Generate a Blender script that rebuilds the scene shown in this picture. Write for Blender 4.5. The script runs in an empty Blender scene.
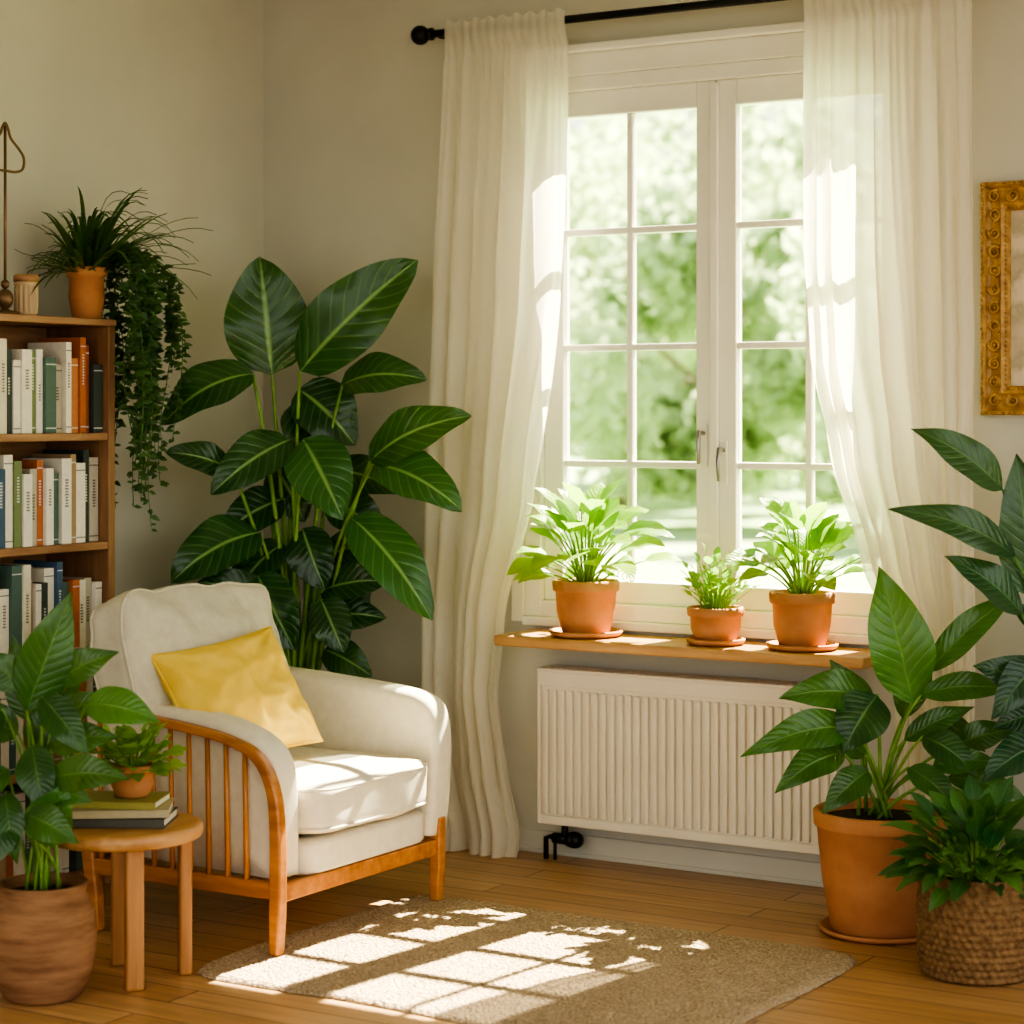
import bpy, bmesh, math, random
from mathutils import Vector, Matrix, noise
V = Vector
scene = bpy.context.scene
R = V((0.8526, 0.5225, 0)); F = V((0.5225, -0.8526, 0)); Z = V((0, 0, 1))

# ------------------------------------------------------------ mesh builder
class MB:
    def __init__(s): s.v=[]; s.f=[]; s.m=[]; s.uv=[]; s.c=[]; s.s=[]
    def add(s, verts, faces, mat=0, uvs=None, col=None, smooth=True):
        o=len(s.v); s.v += [tuple(p) for p in verts]
        s.f += [tuple(i+o for i in f) for f in faces]
        s.m += [mat]*len(faces); s.s += [smooth]*len(faces)
        s.uv += uvs if uvs else [(0,0)]*len(verts)
        c = col if col else (1,1,1)
        s.c += [c]*len(verts)
    def box(s, x0,x1,y0,y1,z0,z1, mat=0, col=None, M=None):
        vs=[V((x,y,z)) for z in (z0,z1) for y in (y0,y1) for x in (x0,x1)]
        if M: vs=[M@p for p in vs]
        s.add(vs,[(0,2,3,1),(4,5,7,6),(0,1,5,4),(2,6,7,3),(0,4,6,2),(1,3,7,5)],mat,None,col,False)
    def tube(s, pts, rad, seg=8, mat=0, col=None, caps=True):
        n=len(pts); pts=[V(p) for p in pts]
        if not isinstance(rad,(list,tuple)): rad=[rad]*n
        vs=[]; prev=None
        for i,p in enumerate(pts):
            t=(pts[min(i+1,n-1)]-pts[max(i-1,0)])
            t = t.normalized() if t.length>1e-9 else V((0,0,1))
            if prev is None:
                a = V((1,0,0)) if abs(t.x)<.8 else V((0,1,0))
                side=t.cross(a).normalized()
            else:
                side=(prev-t*prev.dot(t))
                side = side.normalized() if side.length>1e-6 else prev
            prev=side; up=t.cross(side)
            for k in range(seg):
                an=2*math.pi*k/seg
                vs.append(p+(side*math.cos(an)+up*math.sin(an))*rad[i])
        fs=[]
        for i in range(n-1):
            for k in range(seg):
                k2=(k+1)%seg
                fs.append((i*seg+k,i*seg+k2,(i+1)*seg+k2,(i+1)*seg+k))
        if caps:
            fs.append(tuple(reversed(range(seg)))); fs.append(tuple((n-1)*seg+k for k in range(seg)))
        s.add(vs,fs,mat,None,col)
    def lathe(s, prof, c, seg=48, mat=0, col=None, rf=None):
        vs=[]; n=len(prof)
        for i,(r,z) in enumerate(prof):
            for k in range(seg):
                an=2*math.pi*k/seg
                rr = r+(rf(an,z,i) if rf else 0)
                vs.append((c[0]+rr*math.cos(an), c[1]+rr*math.sin(an), c[2]+z))
        fs=[]
        for i in range(n-1):
            for k in range(seg):
                k2=(k+1)%seg
                fs.append((i*seg+k,i*seg+k2,(i+1)*seg+k2,(i+1)*seg+k))
        s.add(vs,fs,mat,None,col)
    def sphere(s, c, r, mat=0, col=None, seg=12, sc=(1,1,1)):
        c=V(c)
        prof=[(r*math.sin(math.pi*i/8)+1e-5, -r*math.cos(math.pi*i/8)) for i in range(9)]
        vs=[];fs=[]
        for (rr,z) in prof:
            for k in range(seg):
                an=2*math.pi*k/seg
                vs.append(c+V((rr*math.cos(an)*sc[0],rr*math.sin(an)*sc[1],z*sc[2])))
        for i in range(8):
            for k in range(seg):
                k2=(k+1)%seg
                fs.append((i*seg+k,i*seg+k2,(i+1)*seg+k2,(i+1)*seg+k))
        s.add(vs,fs,mat,None,col)

def group(name, loc):
    e=bpy.data.objects.new(name,None); e.location=loc; e.empty_display_size=.1
    scene.collection.objects.link(e); return e

def make(name, mb, mats, parent=None, bevel=0, subsurf=0, solid=0, bseg=2):
    me=bpy.data.meshes.new(name)
    me.from_pydata(mb.v,[],mb.f)
    me.polygons.foreach_set('material_index', mb.m)
    me.polygons.foreach_set('use_smooth', mb.s)
    uvl=me.uv_layers.new(name='UVMap')
    li=[0]*len(me.loops); me.loops.foreach_get('vertex_index', li)
    flat=[]
    for i in li: flat += mb.uv[i]
    uvl.data.foreach_set('uv', flat)
    ca=me.color_attributes.new('Col','FLOAT_COLOR','POINT')
    flat=[]
    for c in mb.c: flat += [c[0],c[1],c[2],1.0]
    ca.data.foreach_set('color', flat)
    for m in (mats if isinstance(mats,(list,tuple)) else [mats]): me.materials.append(m)
    me.validate(); me.update()
    ob=bpy.data.objects.new(name,me); scene.collection.objects.link(ob)
    if parent:
        ob.parent=parent; ob.location=-V(parent.location)
    if bevel:
        b=ob.modifiers.new('bev','BEVEL'); b.width=bevel; b.segments=bseg; b.limit_method='ANGLE'; b.angle_limit=math.radians(35)
        b.harden_normals=False
    if solid:
        b=ob.modifiers.new('sol','SOLIDIFY'); b.thickness=solid
    if subsurf:
        b=ob.modifiers.new('sub','SUBSURF'); b.levels=subsurf; b.render_levels=subsurf
    return ob

# ------------------------------------------------------------ materials
def newmat(name):
    m=bpy.data.materials.new(name); m.use_nodes=True
    nt=m.node_tree; b=nt.nodes['Principled BSDF']
    return m,nt,b
def N(nt,t,**kw):
    n=nt.nodes.new(t)
    for k,v in kw.items(): setattr(n,k,v)
    return n
def math_(nt,op,a,b=None,c=None):
    n=N(nt,'ShaderNodeMath',operation=op)
    for i,x in enumerate((a,b,c)):
        if x is None: continue
        if isinstance(x,(int,float)): n.inputs[i].default_value=x
        else: nt.links.new(x,n.inputs[i])
    return n.outputs[0]
def ramp(nt,fac,stops):
    r=N(nt,'ShaderNodeValToRGB'); e=r.color_ramp.elements
    while len(e)<len(stops): e.new(.5)
    for i,(p,c) in enumerate(stops): e[i].position=p; e[i].color=(*c,1)
    nt.links.new(fac,r.inputs[0]); return r.outputs[0]
def mixc(nt,fac,a,b,mode='MIX'):
    n=N(nt,'ShaderNodeMix',data_type='RGBA',blend_type=mode)
    for i,x in ((0,fac),(6,a),(7,b)):
        if isinstance(x,(int,float)): n.inputs[i].default_value=x
        elif isinstance(x,tuple): n.inputs[i].default_value=(*x,1)
        else: nt.links.new(x,n.inputs[i])
    return n.outputs[2]
def bump(nt,b,h,strength=.3,dist=.01):
    n=N(nt,'ShaderNodeBump'); n.inputs['Strength'].default_value=strength; n.inputs['Distance'].default_value=dist
    nt.links.new(h,n.inputs['Height']); nt.links.new(n.outputs[0],b.inputs['Normal'])
def noise_(nt,scale,detail=4,vec=None,rough=.55):
    n=N(nt,'ShaderNodeTexNoise'); n.inputs['Scale'].default_value=scale; n.inputs['Detail'].default_value=detail
    n.inputs['Roughness'].default_value=rough
    if vec is not None: nt.links.new(vec,n.inputs['Vector'])
    return n.outputs[0]
def objco(nt,scale=(1,1,1)):
    t=N(nt,'ShaderNodeTexCoord'); m=N(nt,'ShaderNodeMapping'); m.inputs['Scale'].default_value=scale
    nt.links.new(t.outputs['Object'],m.inputs[0]); return m.outputs[0]

def mat_noise(name,c1,c2,scale=20,rough=.8,bs=.15,bscale=80,detail=4,spec=.3,sc=(1,1,1)):
    m,nt,b=newmat(name); co=objco(nt,sc)
    f=noise_(nt,scale,detail,co)
    nt.links.new(ramp(nt,f,[(.3,c1),(.7,c2)]),b.inputs['Base Color'])
    b.inputs['Roughness'].default_value=rough; b.inputs['Specular IOR Level'].default_value=spec
    if bs: bump(nt,b,noise_(nt,bscale,3,co),bs,.004)
    return m
def mat_wood(name,c1,c2,axis=0,rough=.4,scale=9):
    m,nt,b=newmat(name)
    sc=[1,1,1]; sc[axis]=.09
    co=objco(nt,tuple(sc))
    f=noise_(nt,scale*4,6,co,.6); f2=noise_(nt,scale,3,co)
    s=math_(nt,'ADD',math_(nt,'MULTIPLY',f,.55),math_(nt,'MULTIPLY',f2,.45))
    nt.links.new(ramp(nt,s,[(.36,c1),(.62,c2)]),b.inputs['Base Color'])
    b.inputs['Roughness'].default_value=rough; bump(nt,b,f,.12,.002)
    return m
def mat_plain(name,c,rough=.5,metal=0,spec=.5):
    m,nt,b=newmat(name); f=noise_(nt,14,3,objco(nt))
    c2=tuple(x*.88 for x in c)
    nt.links.new(ramp(nt,f,[(.3,c2),(.7,c)]),b.inputs['Base Color'])
    b.inputs['Roughness'].default_value=rough; b.inputs['Metallic'].default_value=metal; b.inputs['Specular IOR Level'].default_value=spec
    return m
def mat_leaf(name,dark,light,vein,vs=.5,trans=.3,nv=11,rough=.36,tcol=(.45,.75,.1),sidev=.45,mw=.035):
    m,nt,b=newmat(name)
    uv=N(nt,'ShaderNodeUVMap',uv_map='UVMap'); sp=N(nt,'ShaderNodeSeparateXYZ'); nt.links.new(uv.outputs[0],sp.inputs[0])
    u,v=sp.outputs[0],sp.outputs[1]
    av=math_(nt,'ABSOLUTE',math_(nt,'SUBTRACT',v,.5))
    fr=math_(nt,'FRACT',math_(nt,'SUBTRACT',math_(nt,'MULTIPLY',u,nv),math_(nt,'MULTIPLY',av,4.5)))
    pp=math_(nt,'ABSOLUTE',math_(nt,'SUBTRACT',fr,.5))
    side=N(nt,'ShaderNodeMapRange'); nt.links.new(pp,side.inputs[0]); side.inputs[1].default_value=.12; side.inputs[2].default_value=0; 
    mid=N(nt,'ShaderNodeMapRange'); nt.links.new(av,mid.inputs[0]); mid.inputs[1].default_value=mw; mid.inputs[2].default_value=.01
    vv=math_(nt,'MAXIMUM',math_(nt,'MULTIPLY',side.outputs[0],sidev),mid.outputs[0])
    at=N(nt,'ShaderNodeAttribute',attribute_name='Col'); sr=N(nt,'ShaderNodeSeparateColor'); nt.links.new(at.outputs['Color'],sr.inputs[0])
    nz=noise_(nt,11,4,objco(nt))
    base=mixc(nt,math_(nt,'ADD',math_(nt,'MULTIPLY',sr.outputs[0],.85),math_(nt,'MULTIPLY',math_(nt,'SUBTRACT',nz,.5),.9)),dark,light)
    col=mixc(nt,math_(nt,'MULTIPLY',vv,vs),base,vein)
    nt.links.new(col,b.inputs['Base Color']); b.inputs['Roughness'].default_value=rough
    b.inputs['Specular IOR Level'].default_value=.6
    bump(nt,b,math_(nt,'ADD',math_(nt,'MULTIPLY',vv,-1.0),math_(nt,'MULTIPLY',pp,.8)),.4,.004)
    tr=N(nt,'ShaderNodeBsdfTranslucent'); nt.links.new(mixc(nt,.5,col,tcol),tr.inputs[0])
    mx=N(nt,'ShaderNodeMixShader'); mx.inputs[0].default_value=trans
    nt.links.new(b.outputs[0],mx.inputs[1]); nt.links.new(tr.outputs[0],mx.inputs[2])
    nt.links.new(mx.outputs[0],nt.nodes['Material Output'].inputs[0])
    return m

M_wall=mat_noise('wall_paint',(.56,.545,.47),(.60,.585,.51),3,.9,.08,120,3,.2)
M_white=mat_noise('white_paint',(.80,.77,.69),(.85,.82,.75),6,.45,.03,60)
M_ceil=mat_noise('ceiling_paint',(.6,.58,.5),(.65,.63,.55),4,.9,.05,90)
M_rad=mat_noise('radiator_enamel',(.76,.69,.56),(.81,.74,.61),6,.4,.02,60)
M_cream=mat_noise('cream_fabric',(.72,.66,.53),(.80,.74,.61),30,.95,.5,420,5,.15)
M_backf=mat_noise('oat_linen',(.56,.52,.42),(.64,.60,.49),30,.95,.5,420,5,.15)
M_yellow=mat_noise('yellow_fabric',(.78,.53,.09),(.86,.63,.15),14,.9,.6,380,5,.15)
M_woodX=mat_wood('oak_chair_x',(.34,.125,.03),(.56,.24,.07),0,.32)
M_woodZ=mat_wood('oak_chair_z',(.34,.125,.03),(.56,.24,.07),2,.32)
M_tabY=mat_wood('table_wood_y',(.42,.20,.07),(.60,.33,.14),1,.4)
M_tabZ=mat_wood('table_wood_z',(.34,.15,.05),(.52,.26,.10),2,.4)
M_shelfZ=mat_wood('shelf_wood_z',(.22,.11,.05),(.36,.20,.10),2,.5)
M_shelfY=mat_wood('shelf_wood_y',(.26,.13,.06),(.44,.25,.13),1,.5)
M_sill=mat_wood('sill_wood',(.38,.19,.07),(.58,.33,.14),0,.35)
M_terra=mat_noise('terracotta',(.43,.18,.08),(.54,.26,.125),9,.75,.12,90)
M_terra2=mat_noise('terracotta_rough',(.20,.10,.05),(.38,.21,.11),7,.85,.6,60,5,.2,(1,1,6))
M_soil=mat_noise('soil',(.02,.013,.008),(.06,.04,.025),60,.95,.9,90)
M_basket=mat_noise('woven_seagrass',(.13,.07,.03),(.30,.18,.085),60,.85,.6,200,4,.2)
M_black=mat_plain('black_iron',(.02,.018,.016),.4,.6)
M_brass=mat_plain('aged_brass',(.22,.14,.08),.45,.7)
M_steel=mat_plain('handle_steel',(.35,.33,.3),.3,.9)
M_stem=mat_noise('plant_stem',(.14,.28,.05),(.24,.40,.09),20,.5,0)
M_stemd=mat_noise('dark_stem',(.07,.17,.04),(.12,.25,.06),20,.5,0)
L_diff=mat_leaf('dieffenbachia_leaf',(.006,.042,.016),(.04,.155,.035),(.26,.46,.14),.85,.2,9,.25,sidev=.30,mw=.045)
L_dark=mat_leaf('dark_leaf',(.006,.038,.022),(.022,.11,.04),(.10,.26,.08),.5,.2,12,.23)
L_lily=mat_leaf('peace_lily_leaf',(.006,.042,.018),(.07,.23,.035),(.16,.36,.08),.5,.28,12,.23,sidev=.35)
L_bright=mat_leaf('bright_leaf',(.12,.29,.03),(.32,.52,.05),(.45,.62,.16),.5,.48,9)
L_herb=mat_leaf('herb_leaf',(.14,.32,.04),(.30,.48,.08),(.3,.5,.1),.3,.4,5)
L_basket=mat_leaf('pothos_leaf',(.02,.10,.03),(.10,.26,.06),(.20,.38,.11),.5,.25,8)
L_trail=mat_leaf('trailing_leaf',(.015,.055,.018),(.08,.19,.05),(.1,.22,.06),.3,.25,5)

# ------------------------------------------------------------ leaves
def leaf(mb, base, tip, width, nrm, arch=.14, fold=.25, nl=10, nw=4, mat=0, p=.78, q=.85, wave=.03, rnd=None, sag=0):
    base=V(base); tip=V(tip); ax=tip-base; L=ax.length; a=ax.normalized()
    n0=V(nrm); n0=n0-a*n0.dot(a)
    if n0.length<1e-3: n0=V((0.3,-.5,.1))-a*a.dot(V((0.3,-.5,.1)))
    n0.normalize()
    c=base.lerp(tip,.5)+n0*arch*L + Z*sag*L
    ph=random.uniform(0,6.28); vs=[]; uvs=[]; fs=[]
    for i in range(nl+1):
        t=i/nl
        P=base*(1-t)**2+c*2*t*(1-t)+tip*t*t
        T=((c-base)*(1-t)+(tip-c)*t).normalized()
        s=T.cross(n0).normalized(); n=s.cross(T)
        w=width*.5*(max(0,math.sin(math.pi*min(1,t**p)))**q)*(1.06-.25*t**3)
        w=max(w,.0008)
        for j in range(nw+1):
            k=j/nw*2-1; x=k*w
            off=fold*abs(x)*(1-.45*abs(k)) + wave*width*math.sin(t*13+ph+(1.3 if k>0 else 0))*k*k
            vs.append(P+s*x+n*off); uvs.append((t,j/nw))
    for i in range(nl):
        for j in range(nw):
            o=i*(nw+1)+j
            fs.append((o,o+1,o+nw+2,o+nw+1))
    r=rnd if rnd is not None else random.random()
    mb.add(vs,fs,mat,uvs,(r,r,r))
def bez(a,b,c,n=8):
    return [V(a)*(1-t)**2+V(b)*2*t*(1-t)+V(c)*t*t for t in [i/n for i in range(n+1)]]
def petiole(mb, a, b, r0, r1, bow=V((0,0,0)), mat=1, seg=6):
    a=V(a); b=V(b)
    ctrl=V((a.x*.65+b.x*.35, a.y*.65+b.y*.35, a.z*.35+b.z*.65))+bow
    pts=bez(a,ctrl,b,8)
    mb.tube(pts,[r0+(r1-r0)*i/8 for i in range(9)],seg,mat)

def pot(parent, x,y,z, h, rt, rb, matp, rim=.03, saucer=0, name='pot', bulge=None):
    mb=MB(); z0=z
    if saucer:
        mb.lathe([(0.001,0),(saucer*.86,0),(saucer*.97,.008),(saucer,.018),(saucer-.008,.02),(saucer*.88,.008),(0.001,.007)],(x,y,z),56)
        z0=z+.008
    if bulge:
        prof=[(0.001,0)]+bulge
        t=bulge[-1][0]
        prof+=[(t-.012,h),(t-.014,h-.03),(0.001,h-.03)]
    else:
        prof=[(0.001,0),(rb-.006,0),(rb,.005),(rb+(rt-rb)*.45+.004,(h-rim)*.5),(rt-.008,h-rim-.003),(rt-.001,h-rim),(rt+.001,h-rim+.004),(rt+.003,h-.005),(rt-.002,h),(rt-.012,h),(rt-.016,h-.012),(rt-.02,h-.035),(0.001,h-.035)]
    mb.lathe(prof,(x,y,z0),56)
    make(name,mb,matp,parent)
    sm=MB(); rr=(bulge[-1][0]-.013 if bulge else rt-.018); zz=z0+h-.028
    sm.lathe([(rr,0),(rr*.8,.004),(rr*.5,.009),(rr*.2,.011),(.001,.012)],(x,y,zz),32)
    make('soil',sm,M_soil,parent)
    return zz+.008

def clampv(p,ymax,xmin=-9,xmax=99):
    p=V(p)
    if ymax is not None and p.y>ymax: p.y=ymax-.1*(p.y-ymax)
    if p.x<xmin: p.x=xmin
    if p.x>xmax: p.x=xmax
    return p
def rosette(mb,c,n,pl,ll,wr,el0,el1,droop,seed,ymax=None,xmin=-9,bias=.25,pr=.003,nl=8,nw=4,q=.85,arch=.16,cr=.02,xmax=99):
    random.seed(seed); c=V(c)
    for i in range(n):
        k=(i+.5)/n; az=i*2.39996+random.uniform(-.3,.3)
        el=math.radians(el0+(el1-el0)*k+random.uniform(-7,7))
        rad=V((math.cos(az),math.sin(az),0))
        d=rad*math.cos(el)+Z*math.sin(el)
        P=random.uniform(*pl)*(1.12-.35*k); L=random.uniform(*ll)
        b0=c+rad*cr*random.random()
        b=b0+d*P
        el2=el-math.radians(droop*random.uniform(.6,1.3))
        d2=rad*math.cos(el2)+Z*math.sin(el2)
        tip=b+d2*L
        b=clampv(b,ymax,xmin,xmax); tip=clampv(tip,ymax,xmin,xmax)
        nrm=Z*.9-rad*.25+F*bias+V((random.uniform(-.25,.25),random.uniform(-.25,.25),0))
        petiole(mb,b0,b,pr*1.3,pr*.7)
        leaf(mb,b,tip,L*wr*random.uniform(.85,1.1),nrm,arch,.28,nl,nw,0,q=q)

# ============================================================ ROOM
WX0,WX1,WZ0,WZ1=1.13,2.55,.80,2.62
mb=MB()
mb.box(-.15,WX0,0,.16,0,3.05); mb.box(WX1,6.2,0,.16,0,3.05); mb.box(WX0,WX1,0,.16,0,WZ0); mb.box(WX0,WX1,0,.16,WZ1,3.05)
make('wall_back',mb,M_wall)
mb=MB(); mb.box(-.15,0,-7.4,0,0,3.05); make('wall_left',mb,M_wall)
mb=MB(); mb.box(-.15,6.2,-7.4,.16,3.05,3.15); make('ceiling',mb,M_ceil)
# floor
m,nt,b=newmat('oak_planks'); co=objco(nt)
br=N(nt,'ShaderNodeTexBrick'); br.offset=.37; br.squash=1
nt.links.new(co,br.inputs['Vector'])
for k,v_ in (('Scale',1),('Brick Width',1.35),('Row Height',.125),('Mortar Size',.0026),('Mortar Smooth',.2),('Bias',0)): br.inputs[k].default_value=v_
br.inputs['Color1'].default_value=(.54,.31,.145,1); br.inputs['Color2'].default_value=(.68,.43,.225,1); br.inputs['Mortar'].default_value=(.12,.06,.03,1)
g=noise_(nt,38,6,objco(nt,(.07,1,1)),.62); g2=noise_(nt,5,3,objco(nt,(.25,1,1)))
c1=mixc(nt,.75,br.outputs[0],ramp(nt,g,[(.3,(.6,.55,.5)),(.65,(1,1,1))]),'MULTIPLY')
c1=mixc(nt,.5,c1,ramp(nt,g2,[(.3,(.72,.67,.62)),(.7,(1.0,1,1))]),'MULTIPLY')
nt.links.new(c1,b.inputs['Base Color']); b.inputs['Roughness'].default_value=.34
bump(nt,b,math_(nt,'SUBTRACT',math_(nt,'MULTIPLY',g,.15),br.outputs['Fac']),.3,.003)
mb=MB(); mb.box(-.15,6.2,-7.4,.16,-.1,0); make('floor',mb,m)
mb=MB(); mb.box(0,6.2,-.014,0,0,.075); mb.box(0,6.2,-.022,0,0,.015); make('baseboard_back',mb,M_wall,bevel=.003)
mb=MB(); mb.box(0,.014,-7.4,-.014,0,.075); mb.box(0,.022,-7.4,-.022,0,.015); make('baseboard_left',mb,M_wall,bevel=.003)

# ============================================================ WINDOW
win=group('window_1',(1.84,.03,.8))
mb=MB()
j=.065
mb.box(WX0,WX0+j,-.012,.12,WZ0,WZ1); mb.box(WX1-j,WX1,-.012,.12,WZ0,WZ1)
mb.box(WX0+j,WX1-j,-.012,.12,WZ0,WZ0+.055); mb.box(WX0+j,WX1-j,-.012,.12,WZ1-.05,WZ1)
mb.box(WX0-.05,WX0,-.02,0,WZ0-.02,WZ1+.0); mb.box(WX1,WX1+.05,-.02,0,WZ0-.02,WZ1+.0)
mb.box(WX0-.05,WX1+.05,-.022,0,WZ1,WZ1+.075); mb.box(WX0-.07,WX1+.07,-.06,0,WZ1+.075,WZ1+.10)
mb.box(WX0-.0,WX1,-.03,0,WZ0-.03,WZ0)
make('casing',mb,M_white,win,bevel=.004)
gz0,gz1=.93,2.487
def sash(name,x0,x1,gx0,gx1):
    s=MB(); y0,y1=.012,.06
    s.box(x0,gx0,y0,y1,.855,2.57); s.box(gx1,x1,y0,y1,.855,2.57)
    s.box(gx0,gx1,y0,y1,.855,gz0); s.box(gx0,gx1,y0,y1,gz1,2.57)
    s.box((gx0+gx1)/2-.011,(gx0+gx1)/2+.011,.02,.052,gz0,gz1)
    for k in (1,2,3):
        z=gz0+(gz1-gz0)*k/4; s.box(gx0,gx1,.018,.054,z-.011,z+.011)
    make(name,s,M_white,win,bevel=.004)
    g=MB(); g.box(gx0,gx1,.034,.038,gz0,gz1); return make(name+'_glass',g,M_glass,win)
m,nt,b=newmat('window_glass'); 
gl=N(nt,'ShaderNodeBsdfGlossy'); gl.inputs['Roughness'].default_value=.02
tp=N(nt,'ShaderNodeBsdfTransparent'); tp.inputs[0].default_value=(.97,.985,.97,1)
fz=N(nt,'ShaderNodeFresnel'); fz.inputs[0].default_value=1.2
mx=N(nt,'ShaderNodeMixShader'); nt.links.new(fz.outputs[0],mx.inputs[0]); nt.links.new(tp.outputs[0],mx.inputs[1]); nt.links.new(gl.outputs[0],mx.inputs[2])
nt.links.new(mx.outputs[0],nt.nodes['Material Output'].inputs[0]); M_glass=m
sash('sash_left',WX0+j,1.838,1.267,1.769); sash('sash_right',1.842,WX1-j,1.9125,2.412)
mb=MB()
mb.box(1.826,1.854,-.004,.012,.87,2.56)
make('meeting_strip',mb,M_white,win,bevel=.004)
mb=MB()
for hx,hz in ((1.80,1.385),(1.872,1.33)):
    mb.box(hx-.012,hx+.012,.004,.012,hz-.07,hz+.07,1)
    mb.tube([(hx,.006,hz+.04),(hx,-.03,hz+.045),(hx,-.035,hz),(hx,-.032,hz-.06)],[.008,.008,.008,.006],8,0)
make('handles',mb,[M_steel,M_white],win,bevel=.002)

mb=MB(); mb.box(1.175,2.475,-.285,-.022,.725,.76)
make('window_sill',mb,M_sill,bevel=.006)

# ============================================================ RADIATOR
rad=group('radiator',(1.79,-.08,.125))
mb=MB(); x0,x1,z0,z1=1.255,2.32,.125,.643
mb.box(x0,x1,-.125,-.03,z0,z1-.012)
mb.box(x0,x1,-.135,-.025,z1-.012,z1)
mb.box(x0-.004,x0+.01,-.135,-.025,z0,z1); mb.box(x1-.01,x1+.004,-.135,-.025,z0,z1)
mb.box(x0,x1,-.133,-.12,z1-.06,z1-.01); mb.box(x0,x1,-.133,-.12,z0,z0+.03)
n=33; pw=(x1-x0-.03)/n
for i in range(n):
    cx=x0+.015+(i+.5)*pw
    mb.box(cx-pw*.29,cx+pw*.29,-.139,-.12,z0+.035,z1-.07)
make('panel',mb,M_rad,rad,bevel=.004)
mb=MB()
for i in range(40):
    cx=x0+.03+i*(x1-x0-.06)/39; mb.box(cx-.004,cx+.004,-.115,-.045,z1-.002,z1+.002)
make('grille',mb,M_rad,rad)
mb=MB(); dv=-.072
mb.tube([(1.40+dv,-.08,.13),(1.40+dv,-.08,.085),(1.37+dv,-.08,.075)],.012,10)
mb.tube([(1.42+dv,-.085,.072),(1.36+dv,-.085,.072)],.018,12)
mb.tube([(1.44+dv,-.085,.072),(1.415+dv,-.085,.072)],[.028,.024],16); mb.sphere((1.445+dv,-.085,.072),.027)
mb.tube([(1.35+dv,-.085,.075),(1.33+dv,-.085,.07),(1.33+dv,-.085,.0)],.009,8)
mb.tube([(1.365+dv,-.085,.06),(1.365+dv,-.085,.0)],.006,8)
make('valve',mb,M_black,rad)
mb=MB()
for bx in (1.45,2.15): mb.box(bx-.02,bx+.02,-.03,-.001,.2,.55)
make('wall_bracket',mb,M_rad,rad)

# ============================================================ CURTAINS
m,nt,b=newmat('sheer_linen')
f=noise_(nt,260,2,objco(nt,(1,1,.15))); f2=noise_(nt,260,2,objco(nt,(.15,1,1)))
s=math_(nt,'ADD',f,f2)
col=ramp(nt,math_(nt,'MULTIPLY',s,.5),[(.35,(.90,.87,.79)),(.65,(.97,.95,.88))])
nt.links.new(col,b.inputs['Base Color']); b.inputs['Roughness'].default_value=.95; b.inputs['Specular IOR Level'].default_value=.1
bump(nt,b,s,.15,.002)
tr=N(nt,'ShaderNodeBsdfTranslucent'); tr.inputs[0].default_value=(.99,.94,.82,1)
mx=N(nt,'ShaderNodeMixShader'); mx.inputs[0].default_value=.58
nt.links.new(b.outputs[0],mx.inputs[1]); nt.links.new(tr.outputs[0],mx.inputs[2])
tp=N(nt,'ShaderNodeBsdfTransparent'); mx2=N(nt,'ShaderNodeMixShader'); mx2.inputs[0].default_value=.14
nt.links.new(mx.outputs[0],mx2.inputs[1]); nt.links.new(tp.outputs[0],mx2.inputs[2])
nt.links.new(mx2.outputs[0],nt.nodes['Material Output'].inputs[0])
M_curt=m
def interp(tab,h):
    for i in range(len(tab)-1):
        a,b_=tab[i],tab[i+1]
        if a[0]>=h>=b_[0]:
            t=(a[0]-h)/(a[0]-b_[0]); t2=t*t*(3-2*t)*.5+t*.5
            return [a[k]+(b_[k]-a[k])*t2 for k in range(1,len(a))]
    return list(tab[-1][1:])
def curtain(tab,nf,seed,flare):
    random.seed(seed); mb=MB(); nx,nz=170,110; top=2.822
    ph=[random.uniform(-.6,.6) for _ in range(nf+2)]
    am=[random.uniform(.45,1.35) for _ in range(nf+2)]
    vs=[];fs=[];uvs=[]
    for i in range(nz+1):
        t=i/nz
        h=top-(top-.006)*(t**1.15)
        xl,xr=interp(tab,h)
        A=.008+.025*min(1,max(0,(2.72-h)/.7))
        for jx in range(nx+1):
            s=jx/nx; ft=s*nf; k=int(ft); fr=ft-k
            sm=fr*fr*(3-2*fr)
            wob=.35*noise.noise(V((s*3+seed,h*.7,0)))+.15*noise.noise(V((s*8+seed,h*1.5,4)))
            ph2=2*math.pi*(ft+ (ph[k]*(1-sm)+ph[k+1]*sm)+wob*min(1,(top-h)*.8))
            am2=am[k]*(1-sm)+am[k+1]*sm
            fine=.005*math.sin(ft*19+2*noise.noise(V((s*6,h,2)))*3)*math.exp(-(top-h)*1.6)+.003*noise.noise(V((s*30,h*1.2,9)))
            y=-.132+A*am2*math.sin(ph2)+fine
            if h>2.70:
                yy=y
                y=-.1475-.006*abs(math.sin(ft*9))
                bl=min(1,(h-2.70)/.05); y=y*bl+yy*(1-bl)
                if abs(h-2.79)>.020: y+=.004
            if h<.12: y-= flare*(1-h/.12)**2*(.5+.5*math.sin(ph2*.5+1))
            x=xl+(xr-xl)*s + .010*math.cos(ph2)*min(1,(top-h))
            hh=h+(.006*math.sin(ft*11) if i==0 else 0)
            vs.append((x,y,hh)); uvs.append((s,h))
    for i in range(nz):
        for jx in range(nx):
            o=i*(nx+1)+jx; fs.append((o,o+1,o+nx+2,o+nx+1))
    mb.add(vs,fs,0,uvs)
    return make('curtain',mb,M_curt)
curtain([(2.86,.895,1.368),(2.6,.885,1.372),(1.87,.862,1.337),(1.2,.83,1.255),(.8,.815,1.15),(.55,.815,1.125),(.3,.83,1.16),(0,.91,1.20)],5,3,.06)
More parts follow.
